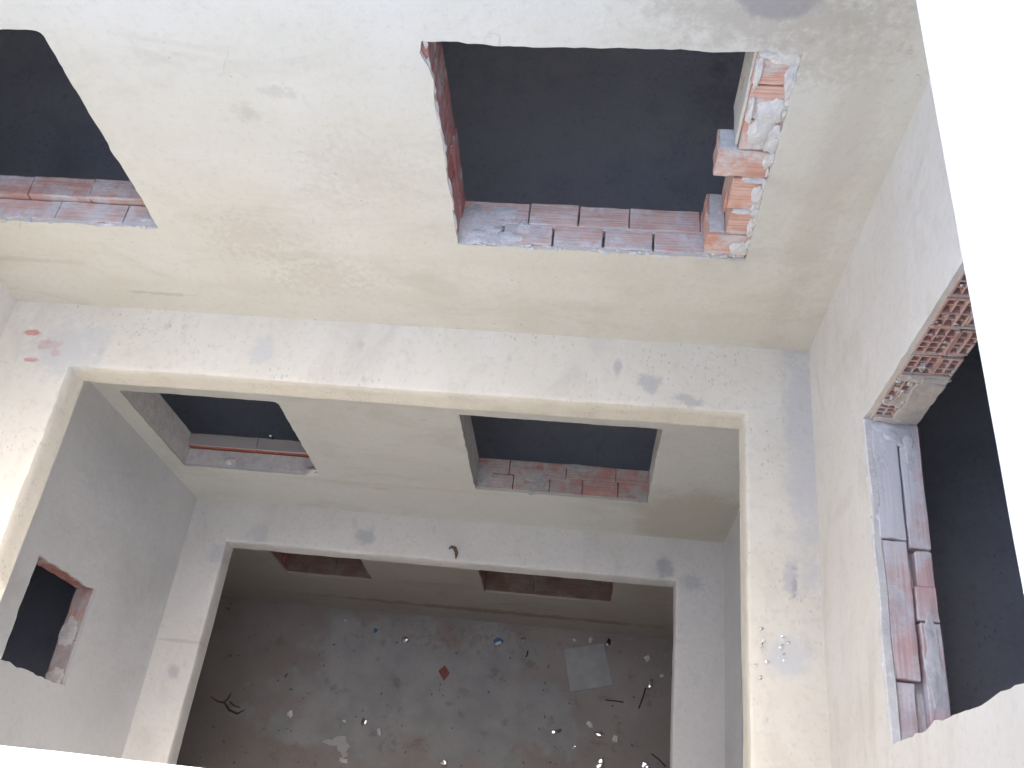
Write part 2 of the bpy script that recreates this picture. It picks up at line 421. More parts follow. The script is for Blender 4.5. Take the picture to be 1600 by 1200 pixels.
def slab_bm(z0, z1, hole=(-W, 0.0, -D, 0.0)):
    bm = bmesh.new()
    x0, x1, y0, y1 = hole
    box(bm, None, XL, XR, y1, YB, z0, z1)
    box(bm, None, XL, XR, YF, y0, z0, z1)
    box(bm, None, XL, x0, y0, y1, z0, z1)
    box(bm, None, x1, XR, y0, y1, z0, z1)
    return bm
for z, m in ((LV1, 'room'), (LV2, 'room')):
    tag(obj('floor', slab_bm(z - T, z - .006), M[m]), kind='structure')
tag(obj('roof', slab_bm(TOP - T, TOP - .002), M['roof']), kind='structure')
bm = bmesh.new(); box(bm, None, XL, XR, YF, YB, GR - .25, GR); tag(obj('shaft_floor', bm, M['floor']), kind='structure')
bm = bmesh.new(); box(bm, None, -400, 400, -400, 400, GR - .6, GR - .12); tag(obj('ground', bm, M['earth']), kind='structure')

# ------------------------------------------------------------------ ring ledges
def ring_bm(z, t, db, dr, df, dl, slope=.014, seed=0, wob=1.0, tap=0.0, x0=-W, x1=0.0):
    bm = bmesh.new()
    r = .016
    prof = [(0, 0), (.2, 0), (.4, 0), (.6, 0), (.8, 0), (.94, 0), ('r', 0), ('r', 1), (1, -r), (1, -t*.33), (1, -t*.66), (1, -t + .012), ('r2', 2), (.6, -t), (0, -t)]
    step = .032
    nx = int((x1 - x0) / step); ny = int(D / step)
    loops = []
    for (s, dz) in prof:
        pts = []
        zz = z
        if s == 'r':
            k = dz; s_eff = lambda d, k=k: 1 - r/d*(1 - (.0 if k == 0 else .70)) if k else 1 - r/d
            dzz = 0 if k == 0 else -r*.3
        elif s == 'r2':
            s_eff = lambda d: 1 - .012/d; dzz = -t
        else:
            s_eff = lambda d, s=s: s; dzz = dz
        ob, orr, of, ol = (d * s_eff(d) for d in (db, dr, df, dl))
        sl = -slope * (s_eff(db) if dzz > -t*.3 else 1) if dzz > -t*.9 else 0
        xa, xb, ya, yb = x0 + ol, x1 - orr, -D + of, -ob
        for i in range(nx): pts.append((xa + (xb-xa)*i/nx, yb))
        for i in range(ny): pts.append((xb + tap*i/ny, yb + (ya-yb)*i/ny))
        for i in range(nx): pts.append((xb + tap + (xa-xb-tap)*i/nx, ya))
        for i in range(ny): pts.append((xa, ya + (yb-ya)*i/ny))
        ring = []
        for (x, y) in pts:
            p = Vector((x, y, z + dzz + sl))
            q = Vector((x*2.1, y*2.1, (z + dzz)*2.1 + seed))
            d = noise.noise_vector(q) * .006 + noise.noise_vector(q*3.7) * .003
            if s in ('r', 1) and dzz > -t*.5:
                k = noise.noise(Vector((x*13, y*13, seed*5))) ; k2 = noise.noise(Vector((x*31, y*31, seed*3)))
                d.z -= max(0, k - .12)*.016 + max(0, k2 - .25)*.010
            if dzz <= -t*.9: d.z = 0
            d *= wob
            if s == 0: d *= 0
            ring.append(bm.verts.new(p + d))
        loops.append(ring)
    n = len(loops[0])
    for a, b in zip(loops[:-1], loops[1:]):
        for i in range(n):
            j = (i+1) % n
            bm.faces.new((a[i], a[j], b[j], b[i]))
    return bm
def ledge(z, t, ds, mat, label, seed, slope=.014, wob=1.0, tap=0.0):
    o = obj('ledge', ring_bm(z, t, *ds, slope=slope, seed=seed, wob=wob, tap=tap), mat, origin=(-W/2, -D/2, z - t), sharp=35)
    tag(o, label, 'ledge', 'plastered ledge rings around the light shaft'); return o
ledge(LV1, T, (.3905, .3365, .40, .455), M['ledge_top'], 'cream plastered ledge ring below the topmost openings, with red chipped spots at its left corner', 1)
ledge(LV2, .2036, (.349, .380, .40, .351), M['ledge_mid'], 'shaded grey plastered ledge ring framing the littered floor, with round dark blotches', 2)
ledge(TOP, T, (.06, .436, .405, .45), M["roof_edge"], 'sunlit white roof edge ring overhanging the shaft from above', 3, slope=.0, wob=.3, tap=.045)

# ------------------------------------------------------------------ walls
def wall(label, f, u0, u1, v0, v1, thick, holes, mat, org, lining=.07, ext=(0, 0), group='plastered walls of the light shaft', name='wall', pl=.022):
    """a wall thing: brick core (with larger holes) + plaster skin with ragged openings"""
    root = thing(name, label, 'wall', org, group)
    bm = bmesh.new()
    ch = [rect(h['r'][0]-lining, h['r'][1]+lining, h['r'][2]-lining, h['r'][3]+lining) for h in holes]
    sheet(bm, f, u0 - ext[0], u1 + ext[1], v0, v1, ch, pl, thick)
    obj('brick_core', bm, M['room'], root)
    bm = bmesh.new()
    sheet(bm, f, u0, u1, v0 - .012, v1 + .001, [h['o'] for h in holes], 0.0, pl - .0005)
    obj('plaster', bm, mat, root)
    return root

def hole(u0, u1, v0, v1, plu=None, **k):
    """r: clear opening; o: ragged plaster outline (plu: other plaster limits)"""
    p = plu or (u0, u1, v0, v1)
    return dict(r=(u0, u1, v0, v1), o=hole_outline(*p, **k))

def row(bm, f, u0, u1, v0, v1, w0, w1, cuts, gap=.006, seed=0, jz=.004, cell=.035):
    """one row of bricks along u, cut at the given u's"""
    rg = random.Random(seed)
    e = [u0] + list(cuts) + [u1]
    for i, (a, b) in enumerate(zip(e[:-1], e[1:])):
        g0 = gap*rg.uniform(.25, .9) if i else 0; g1 = gap*rg.uniform(.25, .9) if i < len(e)-2 else 0
        dz = rg.uniform(-jz, jz)
        rough_block(bm, f, a+g0, b-g1, v0, v1 + dz, w0, w1 + rg.uniform(-.003, .003), cell=cell, amp=.0032, seed=seed*13+i)

def stack(bm, f, uface, sgn, v0, v1, w0, w1, course=.158, bed=.012, depth=.075, seed=0, offs=None):
    """jamb: courses of bricks whose visible face is at u = uface, solid side away from the opening (sgn)"""
    rg = random.Random(seed)
    v = v0; i = 0
    while v < v1 - .02:
        h = min(course, v1 - v)
        o = (offs[i] if offs and i < len(offs) else rg.uniform(-.006, .006))
        a, b = uface + o, uface + sgn*depth
        a, b = min(a, b), max(a, b)
        rough_block(bm, f, a, b, v, v + h, w0, w1, cell=.05, amp=.003, seed=seed*17+i)
        v += h + bed; i += 1

def strip(bm, f, u0, u1, v0, v1, w0, w1, seed=0, amp=.003): rough_block(bm, f, u0, u1, v0, v1, w0, w1, cell=.04, amp=amp, seed=seed)

PL = .022
# ---- top storey, back wall -------------------------------------------------
LA = (-4.30, -3.30, .755, 1.945)
RA = (-1.805, -.60, .766, 1.957)
hA = hole(*LA, seed=3, amp=.0055, round_=.025, chips=[(-3.6, .755, .12, 0, -.012), (-3.95, .755, .08, 0, -.01)])
hB = hole(*RA, plu=(-1.805, -.455, .758, 1.955), seed=5, amp=.006, chips=[(-1.80, 1.90, .09, -.03, .0), (-1.4, 1.955, .25, 0, -.012), (-.5, .76, .1, .0, -.02)])
w = wall('cream plastered back wall of the topmost storey, holding the widest brick-edged opening and the open-sky stains', f_back, -W, 0, 0, TOP - T, TB, [dict(r=LA, o=hA['o']), dict(r=(RA[0], -.46, RA[2], RA[3]), o=hB['o'])], M['back_top'], (-W/2, 0, 0), ext=(4.9, 4.6))
w['label'] = 'cream plastered back wall of the topmost storey with two large brick-edged openings'
# left opening
bm = bmesh.new()
row(bm, f_back, -4.37, -3.27, .68, .752, PL, .135, [-4.02, -3.86, -3.50][1:], seed=21)
rowb = bmesh.new(); row(rowb, f_back, -4.37, -3.27, .68, .79, .143, TB, [-4.03, -3.70], seed=22, gap=.004)
o1 = obj('window_sill', bm, M['brick_x_dusty'], w); merge_b = obj('rear_course', rowb, brick('brick_sill_rear', 'x', red=(.57, .33, .27), pale=(.64, .46, .40), smear=.7, grey=(.62, .61, .60)), o1)
bm = bmesh.new(); stack(bm, f_back, -3.295, 1, .76, 1.95, PL, TB, seed=31); obj('window_jamb', bm, M['brick_jamb'], w)
bm = bmesh.new(); stack(bm, f_back, -4.305, -1, .76, 1.95, PL, TB, seed=32); obj('window_jamb', bm, M['brick_jamb'], w)
bm = bmesh.new(); strip(bm, f_back, -4.37, -3.235, 1.952, 2.01, PL, TB, 3); obj('window_lintel', bm, M['core'], w)
lumps(o1, M['mortar_pale'], f_back, [((-3.36, .752, .055), (.055, .012, .03), 4), ((-3.58, .742, .012), (.05, .012, .012), 5)])
crumbs(o1, M['mortar_pale'], f_back, [((rnd.uniform(-4.3, -3.31), .748 + rnd.uniform(-.004, .006), PL*.5 + rnd.uniform(-.012, .012)), (rnd.uniform(.006, .022), rnd.uniform(.003, .008), rnd.uniform(.006, .014)), i) for i in range(60)], 'plaster_crumbs')
# right opening
bm = bmesh.new()
row(bm, f_back, -1.87, -.46, .69, .766, PL, .134, [-1.60, -1.355, -1.115, -.88], seed=41, jz=.003, gap=.010)
sill = obj('window_sill', bm, M['brick_x_dusty'], w)
bm = bmesh.new(); row(bm, f_back, -1.87, -.56, .69, .770, .139, TB, [-1.48, -1.24, -1.00, -.665], seed=42, jz=.003)
obj('rear_course', bm, brick('brick_sill_top', 'x', red=(.65, .43, .36), pale=(.71, .57, .51), smear=.55, grey=(.68, .67, .66)), sill)
lumps(sill, M['mortar'], f_back, [((u, .766, ww), (ru, rv, rw), 50+i) for i, (u, ww, ru, rv, rw) in enumerate(((-1.74, .12, .10, .012, .10), (-1.68, .06, .10, .016, .05), (-1.60, .20, .06, .007, .04), (-1.57, .05, .07, .009, .035), (-1.50, .125, .026, .013, .028)))])
crumbs(sill, M['mortar_pale'], f_back, [((rnd.uniform(-1.8, -.5), .758 + rnd.uniform(-.004, .006), PL*.5 + rnd.uniform(-.012, .012)), (rnd.uniform(.006, .022), rnd.uniform(.003, .008), rnd.uniform(.006, .014)), i) for i in range(70)], 'plaster_crumbs')
bm = bmesh.new(); stack(bm, f_back, -1.805, -1, .766, 1.957, PL, .14, seed=43, depth=.06); stack(bm, f_back, -1.80, -1, .766, 1.957, .145, TB, seed=44, depth=.065)
ja = obj('window_jamb', bm, M['brick_jamb'], w)
crumbs(ja, M['mortar_pale'], f_back, [((-1.808 + rnd.uniform(-.004, .006), rnd.uniform(.8, 1.95), .012 + rnd.uniform(-.004, .010)), (rnd.uniform(.006, .012), rnd.uniform(.02, .07), rnd.uniform(.006, .013)), 70+i) for i in range(26)], 'mortar_fringe', 2)
bm = bmesh.new(); strip(bm, f_back, -1.87, -.40, 1.96, 2.02, PL, TB, 5); obj('window_lintel', bm, M['core'], w)
bm = bmesh.new(); strip(bm, f_back, -1.80, -.60, .70, .7635, .124, .148, 77, amp=.0025); obj('mortar_bed', bm, M['mortar_pale'], sill)
# toothed right jamb: front leaf, rear leaf, blocks sticking out
bm = bmesh.new()
rough_block(bm, f_back, -.652, -.40, .764, .905, PL, .14, seed=61, cell=.04)
rough_block(bm, f_back, -.570, -.40, .915, 1.075, PL, .14, seed=62, cell=.04)
rough_block(bm, f_back, -.590, -.40, 1.088, 1.275, PL, .14, seed=63, cell=.04)
rough_block(bm, f_back, -.676, -.40, 1.290, 1.440, PL, .14, seed=64, cell=.04)
rough_block(bm, f_back, -.598, -.40, 1.450, 1.610, PL, .14, seed=65, cell=.04)
rough_block(bm, f_back, -.600, -.40, 1.620, 1.780, PL, .14, seed=66, cell=.04)
rough_block(bm, f_back, -.606, -.40, 1.790, 1.956, PL, .14, seed=67, cell=.04)
rough_block(bm, f_back, -.655, -.40, .772, .902, .145, TB, seed=68, cell=.04)
rough_block(bm, f_back, -.585, -.40, .912, 1.62, .145, TB, seed=69, cell=.04)
rough_block(bm, f_back, -.612, -.40, 1.63, 1.956, .145, TB, seed=70, cell=.04)
jb = obj('window_jamb', bm, brick('brick_toothed', 'x', red=(.60, .33, .25), pale=(.67, .45, .37), smear=.42, grey=(.62, .61, .60)), w)
for k, (u0, u1, v0, v1, w0, w1, am) in enumerate(((-.668, -.602, 1.438, 1.445, .035, .135, .003), (-.640, -.575, .903, .910, .04, .255, .003))):
    bm = bmesh.new(); rough_block(bm, f_back, u0, u1, v0, v1, w0, w1, cell=.03, amp=am, seed=900+k); obj('mortar_patch', bm, M['mortar_pale'], jb)
lumps(jb, M['mortar_pale'], f_back, [((u, v, PL + .003), (ru, rv, .018), 930+k) for k, (u, v, ru, rv) in enumerate((
    (-.505, 1.66, .062, .065), (-.525, 1.55, .055, .075), (-.475, 1.52, .035, .08), (-.50, 1.93, .085, .04), (-.56, 1.935, .045, .022), (-.465, 1.82, .028, .09),
    (-.468, 1.40, .026, .05), (-.50, 1.275, .055, .016), (-.475, 1.19, .03, .06), (-.465, 1.09, .026, .05), (-.52, 1.078, .045, .013), (-.465, .97, .022, .06), (-.49, .82, .05, .05), (-.585, 1.66, .014, .07), (-.59, 1.85, .012, .09)))], amp=.42)
crumbs(jb, M['mortar_pale'], f_back, [((-.456 + rnd.uniform(-.012, .008), rnd.uniform(.8, 1.95), .012 + rnd.uniform(-.006, .008)), (rnd.uniform(.004, .012), rnd.uniform(.006, .03), rnd.uniform(.004, .010)), 100+i) for i in range(60)], 'mortar_fringe')
bm = bmesh.new(); strip(bm, f_back, -.613, -.600, 1.446, 1.955, .05, .262, 9, amp=.003)
obj('plaster_return', bm, M['back_top'], jb)

# ---- top storey, right wall -------------------------------------------------
RR = (-2.09, -.83, .825, 2.10)
hR = hole(*RR, seed=8, amp=.0045, chips=[(-2.09, 1.25, .07, .02, 0), (-2.09, 1.08, .04, .012, 0), (-.83, .83, .12, .015, -.01)])
w = wall('pale right wall of the topmost storey with a tall opening showing hollow brick ends', f_right, -D, 0, 0, TOP - T, TR, [dict(r=RR, o=hR['o'])], M['side_top'], (0, -D/2, 0))
bm = bmesh.new()
A = brick('brick_sill_long', 'y', red=(.60, .41, .385), pale=(.67, .55, .53), smear=.60, grey=(.66, .645, .65), line=75, spots=[((.06, -1.05, .825), (.13, .33, .1), (.60, .60, .61), .9, .4, 8, .4)])
rough_block(bm, f_right, -1.335, -.76, .75, .830, PL, .120, seed=111, cell=.04)
rough_block(bm, f_right, -1.862, -1.341, .75, .823, PL, .122, seed=112, cell=.04)
rough_block(bm, f_right, -2.15, -1.870, .75, .819, PL, .098, seed=113, cell=.03)
sill = obj('window_sill', bm, A, w)
bm = bmesh.new()
rough_block(bm, f_right, -1.365, -.76, .75, .826, .129, TR, seed=114, cell=.04)
rough_block(bm, f_right, -1.51, -1.374, .75, .818, .146, TR, seed=115, cell=.03)
rough_block(bm, f_right, -1.642, -1.512, .75, .823, .133, TR, seed=118, cell=.03)
rough_block(bm, f_right, -2.15, -1.650, .75, .826, .138, TR, seed=116, cell=.04)
obj('rear_course', bm, A, sill)
bm = bmesh.new(); strip(bm, f_right, -2.15, -.76, .70, .772, .09, .16, 4, amp=.006); obj('mortar_bed', bm, M['mortar'], sill)
bm = bmesh.new(); rough_block(bm, f_right, -2.10, -.82, .79, .829, -.002, .032, cell=.03, amp=.009, seed=960); obj('mortar_edge', bm, M['mortar_pale'], sill)
lumps(sill, M['mortar'], f_right, [((-.88, .825, .10), (.06, .012, .07), 120), ((-.98, .825, .06), (.07, .006, .035), 121), ((-1.80, .824, .172), (.16, .008, .028), 122), ((-.94, .825, .165), (.10, .006, .03), 123)])
crumbs(sill, M['mortar'], f_right, [((rnd.uniform(-2.08, -.84), .818 + rnd.uniform(-.006, .008), .012 + rnd.uniform(-.01, .012)), (rnd.uniform(.008, .03), rnd.uniform(.003, .008), rnd.uniform(.006, .015)), 130+i) for i in range(50)])
# back jamb: hollow brick ends with square cells
JF = -.832
def lattice(bm, w0, w1, v0, v1, nc, nr, web=.0075, deep=.042, skip=()):
    def bar(a0, a1, b0, b1, seed): rough_block(bm, f_right, JF - rnd.uniform(-.005, .004), JF + deep, b0, b1, a0, a1, cell=.05, amp=.0016, seed=seed)
    for i in range(nc + 1):
        x = w0 + (w1-w0)*i/nc; bar(x - web/2*(1.5 if i in (0, nc) else 1), x + web/2*(1.5 if i in (0, nc) else 1), v0, v1, i)
    for j in range(nr + 1):
        y = v0 + (v1-v0)*j/nr; bar(w0, w1, y - web/2*(1.4 if j in (0, nr) else 1), y + web/2*(1.4 if j in (0, nr) else 1), 20+j)
    box(bm, f_right, JF + deep*.72, JF + deep*.95, v0, v1, w0, w1)
bm = bmesh.new()
courses = [(.838, .985), (1.005, 1.165), (1.185, 1.345), (1.365, 1.525), (1.545, 1.705), (1.725, 1.885), (1.905, 2.09)]
for i, (a, b) in enumerate(courses):
    lattice(bm, .026, .128, a, b, 3, 4)
    lattice(bm, .138, TR - .004, a + .01, b - .012, 2, 4)
ja = obj('window_jamb', bm, M['brick_end'], w)
for i, (a, b) in enumerate(courses):
    lo = .83 if i == 0 else courses[i-1][1]
    bm = bmesh.new(); strip(bm, f_right, JF + .003, JF + .06, lo + .003, a - .003, .024, TR - .003, 140+i, amp=.003); obj('mortar_bed', bm, M['mortar_tan'], ja)
lumps(ja, M['mortar_tan'], f_right, [((JF + rnd.uniform(.0, .02), rnd.uniform(.98, 1.85), rnd.uniform(.035, .195)), (.012, rnd.uniform(.012, .02), rnd.uniform(.012, .02)), 400+i) for i in range(4)], name='mortar_plug')
# smeared mortar closing cells on the lower right of the jamb
for k, (f0, v0, v1, w0, w1, cl, am) in enumerate(((.012, .86, 1.17, .100, TR - .004, .025, .007), (.008, .985, 1.09, .062, .112, .02, .008), (.010, 1.09, 1.20, .112, TR - .003, .025, .006),
        (.006, 1.165, 1.215, .03, TR - .003, .025, .005), (.010, .832, .872, .03, TR - .003, .02, .008), (.004, .97, 1.02, .03, .07, .02, .008))):
    bm = bmesh.new(); rough_block(bm, f_right, JF - f0, JF + .05, v0, v1, w0, w1, seed=151+k, cell=cl, amp=am); obj('mortar_smear', bm, M['mortar_tan'], ja)
crumbs(ja, M['mortar_tan'], f_right, [((JF - .004, rnd.uniform(.84, 1.2), rnd.uniform(.03, .2)), (.008, rnd.uniform(.006, .02), rnd.uniform(.006, .02)), 160+i) for i in range(26)]
       + [((JF - .002, rnd.uniform(1.2, 1.9), rnd.uniform(.03, .2)), (.005, rnd.uniform(.003, .009), rnd.uniform(.004, .012)), 190+i) for i in range(20)])
bm = bmesh.new(); stack(bm, f_right, -2.088, -1, .83, 2.10, PL, TR, seed=170); obj('window_jamb', bm, M['brick_jamb'], w)
bm = bmesh.new(); strip(bm, f_right, -2.15, -.76, 2.105, 2.165, PL, TR, 7); obj('window_lintel', bm, M['core'], w)

# ---- top storey, left and front walls ------------------------------------------
def small_window(w, v0, seed):
    u0, u1, v1 = -1.795, -1.152, v0 + .775
    bm = bmesh.new(); row(bm, f_left, u0 - .06, u1 + .06, v0 - .07, v0, PL, TL, [-1.50], seed=seed)
    s_ = obj('window_sill', bm, brick('brick_small_sill_%d' % seed, 'y', red=(.48, .28, .25), pale=(.52, .38, .36), smear=.72, grey=(.46, .45, .46)), w)
    lumps(s_, M['mortar'], f_left, [((-1.74, v0, .08), (.06, .012, .05), seed), ((-1.45, v0, .09), (.09, .006, .05), seed+1)])
    bm = bmesh.new(); stack(bm, f_left, u1 + .002, 1, v0, v1, PL, TL, seed=seed+2); obj('window_jamb', bm, M['brick_jamb'], w)
    bm = bmesh.new(); stack(bm, f_left, u0 - .002, -1, v0, v1, PL, TL, seed=seed+3); obj('window_jamb', bm, M['brick_jamb'], w)
    bm = bmesh.new(); strip(bm, f_left, u0 - .06, u1 + .06, v1 + .003, v1 + .06, PL, TL, seed+4); obj('window_lintel', bm, M['core'], w)
LS2 = (-1.795, -1.152, 1.135, 1.91); LS1 = (-1.795, -1.152, -1.865, -1.09)
w = wall('pale left wall of the topmost storey, of which only a corner sliver shows', f_left, -D, 0, 0, TOP - T, TL, [hole(*LS2, seed=12, amp=.006)], M['side_top'], (-W, -D/2, 0), lining=.06)
small_window(w, 1.135, 300)
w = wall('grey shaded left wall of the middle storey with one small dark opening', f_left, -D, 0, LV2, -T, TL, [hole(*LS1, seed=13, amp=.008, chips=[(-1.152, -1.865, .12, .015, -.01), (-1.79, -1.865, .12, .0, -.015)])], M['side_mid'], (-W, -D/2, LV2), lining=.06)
small_window(w, -1.865, 320)
wall('sunlit front wall of the topmost storey under the near roof edge', f_front, -W, 0, 0, TOP - T, TF, [], M['front_top'], (-W/2, -D, 0), ext=(4.9, 4.6))

# ---- middle storey, back wall ---------------------------------------------------
LB = (-4.31, -3.205, -2.285, -1.05)
RB = (-1.985, -.675, -2.283, -1.04)
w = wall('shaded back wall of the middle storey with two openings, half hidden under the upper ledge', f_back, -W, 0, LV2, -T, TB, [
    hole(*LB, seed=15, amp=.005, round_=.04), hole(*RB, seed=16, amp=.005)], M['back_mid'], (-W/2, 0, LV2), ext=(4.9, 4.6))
bm = bmesh.new(); row(bm, f_back, -4.38, -3.14, -2.36, -2.288, PL, .155, [], seed=171); s_ = obj('window_sill', bm, M['mortar'], w)
bm = bmesh.new(); row(bm, f_back, -4.38, -3.14, -2.36, -2.235, .162, TB, [-3.75], seed=172, gap=.002)
obj('rear_course', bm, brick('brick_rear_red', 'x', red=(.40, .12, .09), pale=(.42, .16, .12), smear=.1, spots=[((-3.75, .21, -2.232), (.9, .07, .02), (.42, .41, .41), .95, .15, 12, .1)]), s_)
lumps(s_, M['mortar_pale'], f_back, [((-3.26, -2.27, .03), (.07, .035, .035), 5), ((-3.95, -2.285, .07), (.05, .02, .035), 6)])
bm = bmesh.new(); strip(bm, f_back, -4.375, -4.312, -2.29, -1.05, PL, TB, 3, amp=.006); obj('window_jamb', bm, M['mortar'], w)
bm = bmesh.new(); stack(bm, f_back, -3.200, 1, -2.285, -1.05, PL, TB, seed=173); obj('window_jamb', bm, M['brick_jamb'], w)
bm = bmesh.new(); strip(bm, f_back, -4.38, -3.14, -1.045, -.99, PL, TB, 3); obj('window_lintel', bm, M['core'], w)
bm = bmesh.new()
row(bm, f_back, -2.05, -.62, -2.36, -2.283, PL, .142, [-1.70, -1.42, -1.17, -.90], seed=174, gap=.004, jz=.0015)
s_ = obj('window_sill', bm, M['brick_x_mid'], w)
bm = bmesh.new(); row(bm, f_back, -2.05, -.62, -2.36, -2.282, .144, TB, [-1.74, -1.30, -.92], seed=175, gap=.004, jz=.0015)
obj('rear_course', bm, M['brick_x_mid'], s_)
lumps(s_, M['mortar_dull'], f_back, [((u, -2.286, ww), (ru, .007, rw), 210+i) for i, (u, ww, ru, rw) in enumerate(((-1.93, .13, .07, .10), (-1.52, .15, .10, .08), (-1.55, .05, .07, .05), (-.72, .05, .05, .05), (-1.22, .24, .12, .03)))])
bm = bmesh.new(); strip(bm, f_back, -2.05, -1.99, -2.283, -1.04, PL, TB, 8, amp=.004); obj('window_jamb', bm, M['mortar'], w)
bm = bmesh.new(); strip(bm, f_back, -.67, -.61, -2.283, -1.04, PL, TB, 9, amp=.004); obj('window_jamb', bm, M['back_mid'], w)
bm = bmesh.new(); strip(bm, f_back, -2.05, -.61, -1.035, -.98, PL, TB, 3); obj('window_lintel', bm, M['core'], w)
# middle storey, right wall: rough opening seen edge on
RC = (-1.98, -.72, -2.25, -1.10)
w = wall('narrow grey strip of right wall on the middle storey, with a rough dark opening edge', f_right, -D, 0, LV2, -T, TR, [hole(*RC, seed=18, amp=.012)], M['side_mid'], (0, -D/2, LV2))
bm = bmesh.new(); row(bm, f_right, -2.04, -.66, -2.32, -2.262, PL, TR, [-1.6, -1.1], seed=176, gap=.02, jz=.008); obj('window_sill', bm, M['mortar'], w)
bm = bmesh.new(); stack(bm, f_right, -.718, 1, -2.25, -1.1, PL, TR, seed=177); obj('window_jamb', bm, M['mortar'], w)
bm = bmesh.new(); stack(bm, f_right, -1.982, -1, -2.25, -1.1, PL, TR, seed=178); obj('window_jamb', bm, M['mortar'], w)
bm = bmesh.new(); strip(bm, f_right, -2.04, -.66, -1.095, -1.04, PL, TR, 3); obj('window_lintel', bm, M['core'], w)
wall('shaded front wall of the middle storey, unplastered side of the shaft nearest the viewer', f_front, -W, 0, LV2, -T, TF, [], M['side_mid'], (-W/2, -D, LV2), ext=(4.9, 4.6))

# ---- ground storey ---------------------------------------------------------------
LC = (-4.21, -3.29, -5.0, -4.10); RD = (-2.125, -.835, -5.03, -4.10)
w = wall('dark brown back wall at the bottom of the shaft behind the littered floor', f_back, -6.2, 0, GR, LV2 - .2036, TB, [hole(*LC, seed=19, amp=.006), hole(*RD, seed=20, amp=.006)], M['low'], (-W/2, 0, GR), ext=(3.1, 4.6))
for (h, sd) in ((LC, 0), (RD, 30)):
    bm = bmesh.new(); row(bm, f_back, h[0]-.06, h[1]+.06, h[2]-.07, h[2]-.003, PL, TB, [h[0]+.5], seed=180+sd); obj('window_sill', bm, M['brick_low'], w)
    bm = bmesh.new(); stack(bm, f_back, h[0]-.003, -1, h[2], h[3], PL, TB, seed=181+sd, depth=.065); obj('window_jamb', bm, M['brick_jamb'], w)
    bm = bmesh.new(); stack(bm, f_back, h[1]+.003, 1, h[2], h[3], PL, TB, seed=182+sd, depth=.065); obj('window_jamb', bm, M['brick_jamb'], w)
    bm = bmesh.new(); strip(bm, f_back, h[0]-.06, h[1]+.06, h[3]+.003, h[3]+.06, PL, TB, 3); obj('window_lintel', bm, M['core'], w)
wall('dark right wall at the bottom of the shaft', f_right, -D, 0, GR, LV2 - .2036, TR, [], M['low'], (0, -D/2, GR))
wall('dark left wall of the widened ground storey', lambda u, v, w_: (-6.2 - w_, u, v), -D, 0, GR, LV2 - .2036, TL, [], M['low'], (-6.2, -D/2, GR))
wall('dark front wall at the bottom of the shaft', f_front, -6.2, 0, GR, LV2 - .2036, TF, [], M['low'], (-W/2, -D, GR), ext=(3.1, 4.6))

# ---- partitions and outer shell ----------------------------------------------------
root = thing('outer_shell', 'outer brick walls closing the dark rooms around the shaft, with unseen openings added for light', 'wall', (0, YB, GR))
def shell(f, u0, u1, us):
    bm = bmesh.new()
    hs = [rect(u - .47, u + .47, z0 + 1.24, z0 + 1.92) for (z0, z1) in ZT.values() for u in us]  # unseen openings, added to let daylight into the rooms
    sheet(bm, f, u0, u1, GR, TOP - T - .001, hs, 0, .2)
    obj('brick_wall', bm, M['room'], root)
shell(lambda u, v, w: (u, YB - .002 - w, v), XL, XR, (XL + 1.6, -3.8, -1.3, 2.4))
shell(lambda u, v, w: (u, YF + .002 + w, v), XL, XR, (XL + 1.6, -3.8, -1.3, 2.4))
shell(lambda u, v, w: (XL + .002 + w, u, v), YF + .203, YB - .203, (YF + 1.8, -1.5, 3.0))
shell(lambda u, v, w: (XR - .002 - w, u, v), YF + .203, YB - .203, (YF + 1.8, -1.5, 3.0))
for (z0, z1), s in ((ZT['top'], 'topmost'), (ZT['mid'], 'middle'), (ZT['low'], 'ground')):
    bm = bmesh.new(); box(bm, None, -2.65, -2.5, TB + .001, YB - .2, z0 - .004, z1 - .001)
    tag(obj('partition_wall', bm, M['room']), 'dark partition wall between the two rooms behind the back wall, %s storey' % s, 'wall', 'room partitions')

